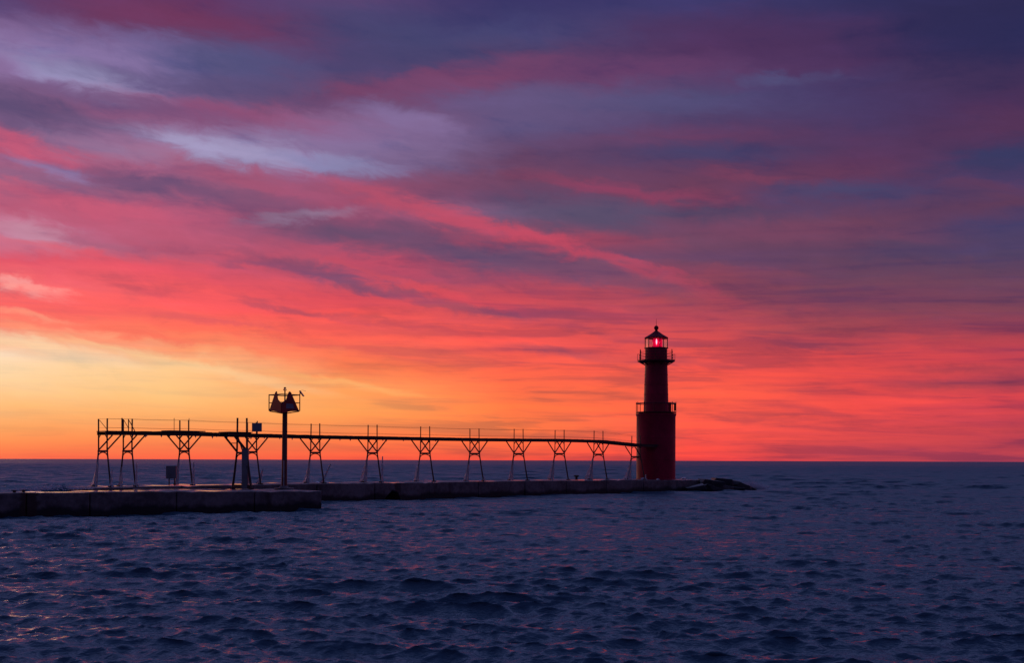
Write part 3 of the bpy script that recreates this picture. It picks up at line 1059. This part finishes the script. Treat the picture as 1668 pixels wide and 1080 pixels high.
p = at(399.6, 796, 75.2)
p.z = near_z(400) + .02
cab = thing('utility_cabinet', 'tall narrow grey steel cabinet between the legs of the landing trestle', 'cabinet', p)
w = 10.2 * 75.2 / F
h = (796 - 732) * 75.2 / F
child(MB().box(p + UP * (h / 2), (w, .30, h)), 'body', M['steel'], cab, bevel=.015)
child(MB().box(p + Vector((0, -.16, h * .52)), (w * .82, .02, h * .86)), 'door', M['steel'], cab, bevel=.006)
child(MB().box(p + Vector((0, 0, h + .015)), (w + .06, .36, .03)), 'lid', M['steel'], cab)
child(MB().tube([p + Vector((w * .28, -.19, h * .5)), p + Vector((w * .28, -.19, h * .58))], .012, 6), 'handle', M['iron'], cab)

# box on two legs
pY = 77.6
p = at(279.5, 791.5, pY)
p.z = 1.33
jb = thing('electrical_box', 'square dark grey electrical box on two thin legs below the catwalk', 'electrical box', p)
c0, c1 = at(271.4, 780, pY), at(287.6, 759, pY)
cen = (c0 + c1) / 2
child(MB().box(cen, (c1.x - c0.x, .32, c1.z - c0.z)), 'body', M['steel'], jb, bevel=.02)
child(MB().box((cen.x, pY - .17, cen.z), ((c1.x - c0.x) * .86, .02, (c1.z - c0.z) * .88)), 'door', M['steel'], jb, bevel=.006)
for xx in (275.6, 284.5):
    a = at(xx, 781, pY)
    child(MB().beam((a.x, pY, p.z), (a.x, pY, a.z + .05), .06), 'leg', M['iron'], jb)

# ------------------------------------------------------------------ beacon pole with dayboards
pY = 75.9
pb = at(463, 796.5, pY)
zb = near_z(463)
bp_ = thing('beacon_tower', 'navigation beacon on tall red-brown pole with caged triangular dayboards', 'navigation beacon', Vector((pb.x, pY, zb)))
sc_ = pY / F


def bz(py):
    return at(463, py, pY).z


def bx(px):
    return (px - 463.4) * sc_


px0 = pb.x


def bpnt(dx, dy, z):
    return Vector((px0 + dx, pY + dy, z))


child(MB().tube([bpnt(0, 0, zb), bpnt(.02, 0, bz(740)), bpnt(.035, 0, bz(672))], [.185, .165, .155], 20), 'pole', M['pole'], bp_, smooth=True)
child(MB().tube([bpnt(0, 0, zb), bpnt(0, 0, zb + .07)], [.62, .60], 20).tube([bpnt(0, 0, zb + .07), bpnt(0, 0, zb + .20)], [.30, .22], 12), 'base_plate', M['concrete'], bp_)
child(MB().tube([bpnt(.01, -.19, zb + .1), bpnt(.01, -.19, bz(750))], .03, 6), 'conduit', M['white'], bp_)
hwp = 25 * sc_
zt_, zm_, zl_, zc_ = bz(643.6), bz(656.5), bz(668.8), bz(672.8)
# square platform set cornerwise: corners left, near, right, far
cor = [(-hwp, 0), (0, -hwp), (hwp, 0), (0, hwp)]
mb = MB()
mb.prism([bpnt(cx, cy, zl_ - .03) for cx, cy in cor], Vector((0, 0, .05)))
child(mb, 'platform', M['iron'], bp_)
for cx, cy in cor:
    child(MB().beam(bpnt(cx * .97, cy * .97, zl_ - .05), bpnt(.0, .0, zc_ - .05), .06), 'bracket', M['pole'], bp_)
for cx, cy in cor[0::2]:
    child(MB().beam(bpnt(cx, cy, zl_ - .03), bpnt(cx, cy, zt_ + .04), .055), 'rail_post', M['iron'], bp_)
for a, b in ((0, 1), (1, 2), (2, 3), (3, 0)):
    for zz, ww in ((zt_, .06), (zm_, .045)):
        child(MB().beam(bpnt(*cor[a], zz), bpnt(*cor[b], zz), ww), 'rail', M['iron'], bp_)
# triangular dayboards on the two near faces, meeting at the near corner
for sgn, mat, axp in ((-1, M['dayred'], 453.3), (1, M['dayred'], 474.6)):
    xo = sgn * (hwp - .06)
    apx = bx(axp)

    def fy(x):
        return -(hwp - abs(x)) - .035
    top = bz(640.5)
    poly = [bpnt(xo, fy(xo), zl_ + .02), bpnt(0, fy(0), zc_ - .04), bpnt(0, fy(0), bz(657.6)), bpnt(sgn * .24, fy(sgn * .24), bz(652)),
            bpnt(apx - sgn * .06, fy(apx - sgn * .06), top + .03), bpnt(apx + sgn * .06, fy(apx + sgn * .06), top + .03)]
    d = Vector((sgn, -1, 0)).normalized() * .025
    ob = child(MB().prism(poly, d), 'dayboard', mat, bp_)
    if sgn > 0:
        ob['label'] = 'triangular dayboard facing right with a paler reflective panel'
    child(MB().beam(bpnt(apx, fy(apx) + .03, top), bpnt(apx, fy(apx) + .03, bz(638.6)), .07), 'finial', M['iron'], bp_)
# pale reflective panel on the right board
x0_, x1_ = bx(470), bx(481)
poly = [bpnt(x0_, -(hwp - x0_) - .075, bz(666.5)), bpnt(x1_, -(hwp - x1_) - .075, bz(666.2)), bpnt(x1_ - .06, -(hwp - x1_ + .06) - .075, bz(658.5)),
        bpnt(x0_, -(hwp - x0_) - .075, bz(658.5))]
child(MB().prism(poly, Vector((.7, -.7, 0)) * .01), 'reflector_panel', M['board'], bp_)
mast_x = bx(464.2)
child(MB().tube([bpnt(mast_x, 0, zl_), bpnt(mast_x, 0, bz(635.8))], [.05, .042], 8), 'mast', M['iron'], bp_)
lens = bpy.data.materials.new('clear_lens')
lens.use_nodes = True
bb = lens.node_tree.nodes['Principled BSDF']
bb.inputs['Base Color'].default_value = (.9, .75, .72, 1)
bb.inputs['Transmission Weight'].default_value = 1.0
bb.inputs['Roughness'].default_value = .08
zq = bz(635.8)
mb = MB().lathe([(.10, bz(636)), (.12, bz(635.2)), (.12, bz(634.8))], 14, c=(px0 + mast_x, pY))
child(mb, 'lamp_base', M['iron'], bp_)
child(MB().lathe([(.075, bz(634.8)), (.075, bz(633.9))], 14, c=(px0 + mast_x, pY)), 'lamp_lens', lens, bp_)
child(MB().lathe([(.085, bz(633.9)), (.08, bz(632.4)), (.05, bz(630.9))], 14, c=(px0 + mast_x, pY)), 'lamp_cap', M['iron'], bp_)
# tilted solar panel seen edge-on, on the right rail post
a, b = bpnt(bx(489.2), 0, bz(636.6)), bpnt(bx(495.2), 0, bz(645.0))
dv = (b - a).normalized()
mb = MB()
nrm = Vector((dv.z, 0, -dv.x))
mb.prism([a + Vector((0, -.22, 0)), b + Vector((0, -.22, 0)), b + Vector((0, .22, 0)), a + Vector((0, .22, 0))], nrm * .06)
child(mb, 'solar_panel', M['panel'], bp_)
child(MB().beam(bpnt(hwp, 0, zt_), bpnt(bx(489.4), 0, bz(637)), .055), 'panel_bracket', M['iron'], bp_)
child(MB().tube([a, a + Vector((.12, 0, .035)), a + Vector((.36, 0, -.02))], .008, 5), 'cable', M['iron'], bp_)
for xx in (462.0, 465.8):
    c = bpnt(bx(xx), -hwp * .9, bz(658.4))
    child(MB().tube([c, c + Vector((0, -.05, 0))], .045, 10), 'reflector', M['white'], bp_)

# ------------------------------------------------------------------ lighthouse
LY = 116.5
LC = Vector(((1068.4 - 834) * LY / F, LY, 1.17))
lh = thing('lighthouse', 'red iron lighthouse with wide lower drum, two galleries and glowing red lamp', 'lighthouse', LC)
lh_z = lambda py: CAMZ + (750.2 - py) * LY / F
ls = LY / F


def lathe(prof, nm, mat, n=64, rot=0.0, parent=lh, smooth=True):
    mb = MB().lathe([(r, z) for r, z in prof], n, rot, (LC.x, LC.y))
    o = mb.build(nm, mat, parent, origin=LC, smooth=smooth)
    o.location = (0, 0, 0)
    return o


z0, z1 = 1.10, lh_z(677)
rb = 31.6 * ls
prof = [(rb, z0), (rb, z1)]
lathe([(rb + .02, z0), (rb + .02, z0 + .18), (rb, z0 + .2), (rb, 3.1), (rb + .012, 3.11), (rb + .012, 3.19), (rb, 3.2), (rb, 5.2), (rb + .012, 5.21), (rb + .012, 5.29), (rb, 5.3), (rb, z1 - .12), (rb + .05, z1), (rb + .07, z1 + .05), (rb + .07, lh_z(674.3)), (rb - .3, lh_z(674.0))], 'lower_drum', M['red'])
# upper tower, plates in rings
zt0, zt1 = lh_z(674), lh_z(594)
prof = []
ra, rc = 20.4 * ls, 18.2 * ls
nr_ = 5
for i in range(nr_):
    a, b = i / nr_, (i + 1) / nr_
    rr0 = ra + (rc - ra) * a
    rr1 = ra + (rc - ra) * b
    za, zb_ = zt0 + (zt1 - zt0) * a, zt0 + (zt1 - zt0) * b
    prof += [(rr0, za), (rr1, zb_ - .08), (rr1 + .022, zb_ - .075), (rr1 + .022, zb_ - .005)]
lathe(prof, 'upper_tower', M['red'])
lathe([(rc + .10, lh_z(591.5)), (30 * ls, lh_z(589.3)), (30.3 * ls, lh_z(589.1)), (30.3 * ls, lh_z(587.5)), (rc, lh_z(587.3))], 'gallery_deck', M['rail'])
lathe([(rc, zt1), (rc, lh_z(587)), (rc - .02, lh_z(587)), (rc - .02, lh_z(568)), (rc + .08, lh_z(567.8)), (rc + .08, lh_z(566.8)), (rc - .1, lh_z(566.6))], 'watch_room', M['red'])
for i in range(10):
    t_ = 2 * math.pi * (i + .5) / 10 + .314
    d = Vector((math.cos(t_), math.sin(t_), 0))
    o = MB().beam(LC * 1 + d * (rc + .0) + UP * (lh_z(594.8) - LC.z), LC + d * (28 * ls) + UP * (lh_z(589.6) - LC.z), .07, .10)
    child(o, 'bracket', M['rail'], lh, org=LC)


def railing(zb, zt, rad, npost, tall, nm, rot=0.0, midn=1, rw=.022):
    mb = MB()
    rings = [zt] + [zb + (zt - zb) * (j + 1) / (midn + 1) for j in range(midn)]
    seg = 48
    for zz in rings:
        ring = [LC + Vector((rad * math.cos(2 * math.pi * k / seg), rad * math.sin(2 * math.pi * k / seg), zz - LC.z)) for k in range(seg + 1)]
        mb.tube(ring, rw, 6)
    g = child(mb, nm, M['rail'], lh, org=LC)
    for k in range(npost):
        t_ = rot + 2 * math.pi * k / npost
        d = Vector((math.cos(t_) * rad, math.sin(t_) * rad, 0))
        q = MB().tube([LC + d + UP * (zb - LC.z), LC + d + UP * (zt + tall - LC.z), LC + d + UP * (zt + tall + .07 - LC.z)], [.036, .036, .01], 6)
        o = q.build('post', M['rail'], g, origin=LC)
        o.location = (0, 0, 0)
    return g


railing(lh_z(674), lh_z(657.6), 32.2 * ls, 12, .10, 'lower_railing', rot=R(17), midn=0, rw=.05)
lathe([(32.2 * ls, lh_z(672.9)), (32.6 * ls, lh_z(672.9)), (32.6 * ls, lh_z(671.4)), (32.2 * ls, lh_z(671.4))], 'kick_rail', M['rail'], smooth=False)
railing(lh_z(588), lh_z(574.0), 26.8 * ls, 10, .22, 'upper_railing', rot=R(9), midn=2)
# boxes hung outside the upper rail
for sgn in (-1, 1):
    mb = MB()
    xx = LC.x + sgn * 28.9 * ls
    for dx in (-.06, .06):
        mb.beam((xx + dx * 1.5, LC.y, lh_z(587)), (xx + dx * 1.5, LC.y, lh_z(577.3)), .035)
    mb.beam((xx - .12, LC.y, lh_z(577.3)), (xx + .12, LC.y, lh_z(577.3)), .035)
    mb.beam((xx - .12, LC.y, lh_z(586)), (xx + .12, LC.y, lh_z(586)), .035)
    child(mb, 'rail_bracket', M['rail'], lh, org=LC)
child(MB().box((LC.x + 30.4 * ls, LC.y - .3, lh_z(664)), (.16, .2, .62)), 'fog_signal_box', M['rail'], lh, org=LC)
child(MB().box((LC.x + 22.4 * ls, LC.y + .2, lh_z(664.5)), (.30, .3, 1.1)), 'locker', M['red'], lh, org=LC)
# lantern
glass = bpy.data.materials.new('lantern_glass')
glass.use_nodes = True
t = NT(glass.node_tree)
t.n.clear()
tr_ = t.new('ShaderNodeBsdfTransparent')
tr_.inputs[0].default_value = (.985, .98, .97, 1)
gl = t.new('ShaderNodeBsdfGlossy')
gl.inputs['Roughness'].default_value = .05
lw = t.new('ShaderNodeLayerWeight')
fr_ = t.new('ShaderNodeMath', operation='MULTIPLY_ADD')
t.put(fr_.inputs[0], t.math('POWER', lw.outputs['Facing'], 4.0))
fr_.inputs[1].default_value = 0.6
fr_.inputs[2].default_value = 0.03
mx = t.new('ShaderNodeMixShader')
t.put(mx.inputs[0], fr_.outputs[0])
t.put(mx.inputs[1], tr_.outputs[0])
t.put(mx.inputs[2], gl.outputs[0])
o_ = t.new('ShaderNodeOutputMaterial')
t.put(o_.inputs[0], mx.outputs[0])
lamp = bpy.data.materials.new('red_lamp')
lamp.use_nodes = True
b = lamp.node_tree.nodes['Principled BSDF']
b.inputs['Base Color'].default_value = (.35, .01, .03, 1)
b.inputs['Emission Color'].default_value = (1, .0, .06, 1)
b.inputs['Emission Strength'].default_value = .62
b.inputs['Roughness'].default_value = .2
core = bpy.data.materials.new('lamp_core')
core.use_nodes = True
b = core.node_tree.nodes['Principled BSDF']
b.inputs['Emission Color'].default_value = (1, .42, .60, 1)
b.inputs['Emission Strength'].default_value = 1.5

zg0, zg1 = lh_z(566.9), lh_z(551.2)
pl = bpy.data.lights.new('lantern_lamp', 'POINT')
pl.energy = 9
pl.color = (1, .06, .12)
pl.shadow_soft_size = .12
plo = bpy.data.objects.new('lantern_lamp', pl)
COL.objects.link(plo)
plo.location = (LC.x, LC.y - .62, (zg0 + zg1) / 2)
rl = 18.3 * ls
hexa = [R(-90 + a) for a in (-48, 12, 72, 132, 192, 252)]
for i in range(6):
    a, bq = hexa[i], hexa[(i + 1) % 6]
    pa = LC + Vector((rl * math.cos(a), rl * math.sin(a), 0))
    pq = LC + Vector((rl * math.cos(bq), rl * math.sin(bq), 0))
    u = (pq - pa).normalized() * .05
    inn = ((pa + pq) / 2 - LC).normalized() * -.012
    poly = [pa + u + UP * (zg0 - LC.z), pq - u + UP * (zg0 - LC.z), pq - u + UP * (zg1 - LC.z), pa + u + UP * (zg1 - LC.z)]
    child(MB().prism(poly, inn), 'lantern_pane', glass, lh, org=LC)
    child(MB().beam(pa + UP * (zg0 - LC.z - .02), pa + UP * (zg1 - LC.z + .03), .075), 'mullion', M['rail'], lh, org=LC)
lathe([(rl + .02, zg0 - .04), (rl + .06, zg0 - .04), (rl + .06, zg0 + .02), (rl + .02, zg0 + .02)], 'sill', M['rail'], n=6, rot=hexa[0], smooth=False)
lathe([(.42, zg0 - .02), (.42, zg0 + .03), (.25, zg0 + .05)], 'lamp_pedestal', M['rail'], n=20)
lathe([(.30, zg0 + .05), (.36, zg0 + .2), (.38, zg0 + .5), (.36, zg0 + .78), (.28, zg1 - .05)], 'red_lens', lamp, n=24)
child(MB().box((LC.x + 7.6 * ls, LC.y - .2, (zg0 + zg1) / 2 - .01), (.17, .12, .78)), 'lens_panel', lamp, lh, org=LC)
child(MB().lathe([(.02, zg0 + .28), (.06, zg0 + .45), (.075, zg0 + .58), (.05, zg0 + .75), (.02, zg0 + .84)], 12, c=(LC.x - .02, LC.y - .37)), 'lamp_glow', core, lh, org=LC)
lathe([(19.4 * ls, zg1 - .02), (19.6 * ls, zg1 + .05), (18.6 * ls, zg1 + .09), (11 * ls, lh_z(545.2)), (3.6 * ls, lh_z(540.0)), (2.2 * ls, lh_z(538.6)), (1.9 * ls, lh_z(537.2))], 'roof', M['roof'], n=12, rot=hexa[0], smooth=False)
prof = []
for i in range(9):
    a = -math.pi / 2 + math.pi * i / 8
    prof.append((max(.01, 3.75 * ls * math.cos(a)), lh_z(534.2) + 3.9 * ls * math.sin(a)))
lathe(prof, 'ventilator_ball', M['roof'], n=20)
child(MB().tube([LC + UP * (lh_z(531) - LC.z), LC + UP * (lh_z(519.5) - LC.z)], [.022, .012], 6), 'lightning_rod', M['rail'], lh, org=LC)

# ------------------------------------------------------------------ rubble stones off the pier head
STN = [
    (1157, 788.5, 118.6, (1.5, .9, .42), (.35, .10), 'broad tilted slab against the pier end'),
    (1133, 797, 115.9, (1.1, .7, .36), (.2, -.22), 'pale leaning block at the waterline below pier end'),
    (1158, 797, 117.6, (1.2, .8, .34), (.3, .30), 'low wet slab at waterline below the broad slab'),
    (1176, 786.5, 120.4, (1.2, .9, .42), (.2, .10), 'flat stone topping the rubble beside the pier'),
    (1178, 794.5, 119.2, (1.4, .7, .30), (.5, .24), 'long pale-edged slab sloping down the rubble'),
    (1190, 789.5, 121.2, (1.0, .9, .50), (.4, .28), 'dark block behind the long sloping slab'),
    (1196, 798, 120.2, (1.1, .7, .30), (.2, .14), 'low flat stone awash below the long slab'),
    (1203, 793.0, 121.6, (1.0, .9, .46), (.5, .32), 'steep dark stone in the middle of the outer rubble'),
    (1213, 796.5, 122.2, (.85, .8, .42), (.9, .15), 'blocky stone next to last at the rubble tip'),
    (1222, 798.5, 122.8, (.6, .6, .36), (.6, .25), 'smallest outermost stone where spray breaks'),
]
for i, (px, py, Y, sz, sl_, lab) in enumerate(STN):
    o = lump('boulder', at(px, py, Y), (sz[0] * .95, sz[1] * .95, sz[2] * 1.05), 40 + i, M['rock'], slab=sl_)
    tag(o, lab, 'boulder', 'rubble stones off the pier head')


# ------------------------------------------------------------------ broken water: spray at the rubble, wash over the pier's landward end
def droplets(name, centers, n, seed, label, r0, r1):
    rs = random.Random(seed)
    mb = MB()
    oct_f = [(0, 2, 4), (2, 1, 4), (1, 3, 4), (3, 0, 4), (2, 0, 5), (1, 2, 5), (3, 1, 5), (0, 3, 5)]
    for i in range(n):
        c, sx_, sy_, sz_ = rs.choice(centers)
        u = abs(rs.gauss(0, 1))
        p = Vector(c) + Vector((rs.gauss(0, sx_), rs.gauss(0, sy_), u * sz_))
        r = rs.uniform(r0, r1) * (1.2 - min(.9, u * .4))
        vs = [p + Vector(d) * r for d in ((1, 0, 0), (-1, 0, 0), (0, 1, 0), (0, -1, 0), (0, 0, 1), (0, 0, -1))]
        mb.add(vs, oct_f)
    o = mb.build(name, M['foam'])
    return tag(o, label, 'spray', kind='stuff')


fm = bpy.data.materials.new('foam')
fm.use_nodes = True
b = fm.node_tree.nodes['Principled BSDF']
b.inputs['Base Color'].default_value = (.72, .68, .74, 1)
b.inputs['Roughness'].default_value = .5
b.inputs['Transmission Weight'].default_value = .3
M['foam'] = fm
droplets('spray', [(at(1222, 795, 123.2), .55, .4, .42), (at(1232, 797, 123.4), .6, .5, .22)], 2600, 9,
         'small burst of pale pink spray breaking at the outermost rubble stone', .015, .055)

droplets('spray', [(at(88, 796.5, 70.2), .7, .35, .16), (at(108, 797.5, 71.2), .6, .3, .10), (at(62, 799, 68.6), .6, .3, .10)], 1300, 12,
         'pale foam of a small wave washing over behind the breakwater at far left', .012, .045)

# camera / output settings
sc.view_settings.view_transform = 'Standard'
sc.view_settings.look = 'None'
sc.view_settings.exposure = 0
sc.view_settings.gamma = 1
sc.render.engine = 'CYCLES'
sc.cycles.use_denoising = True
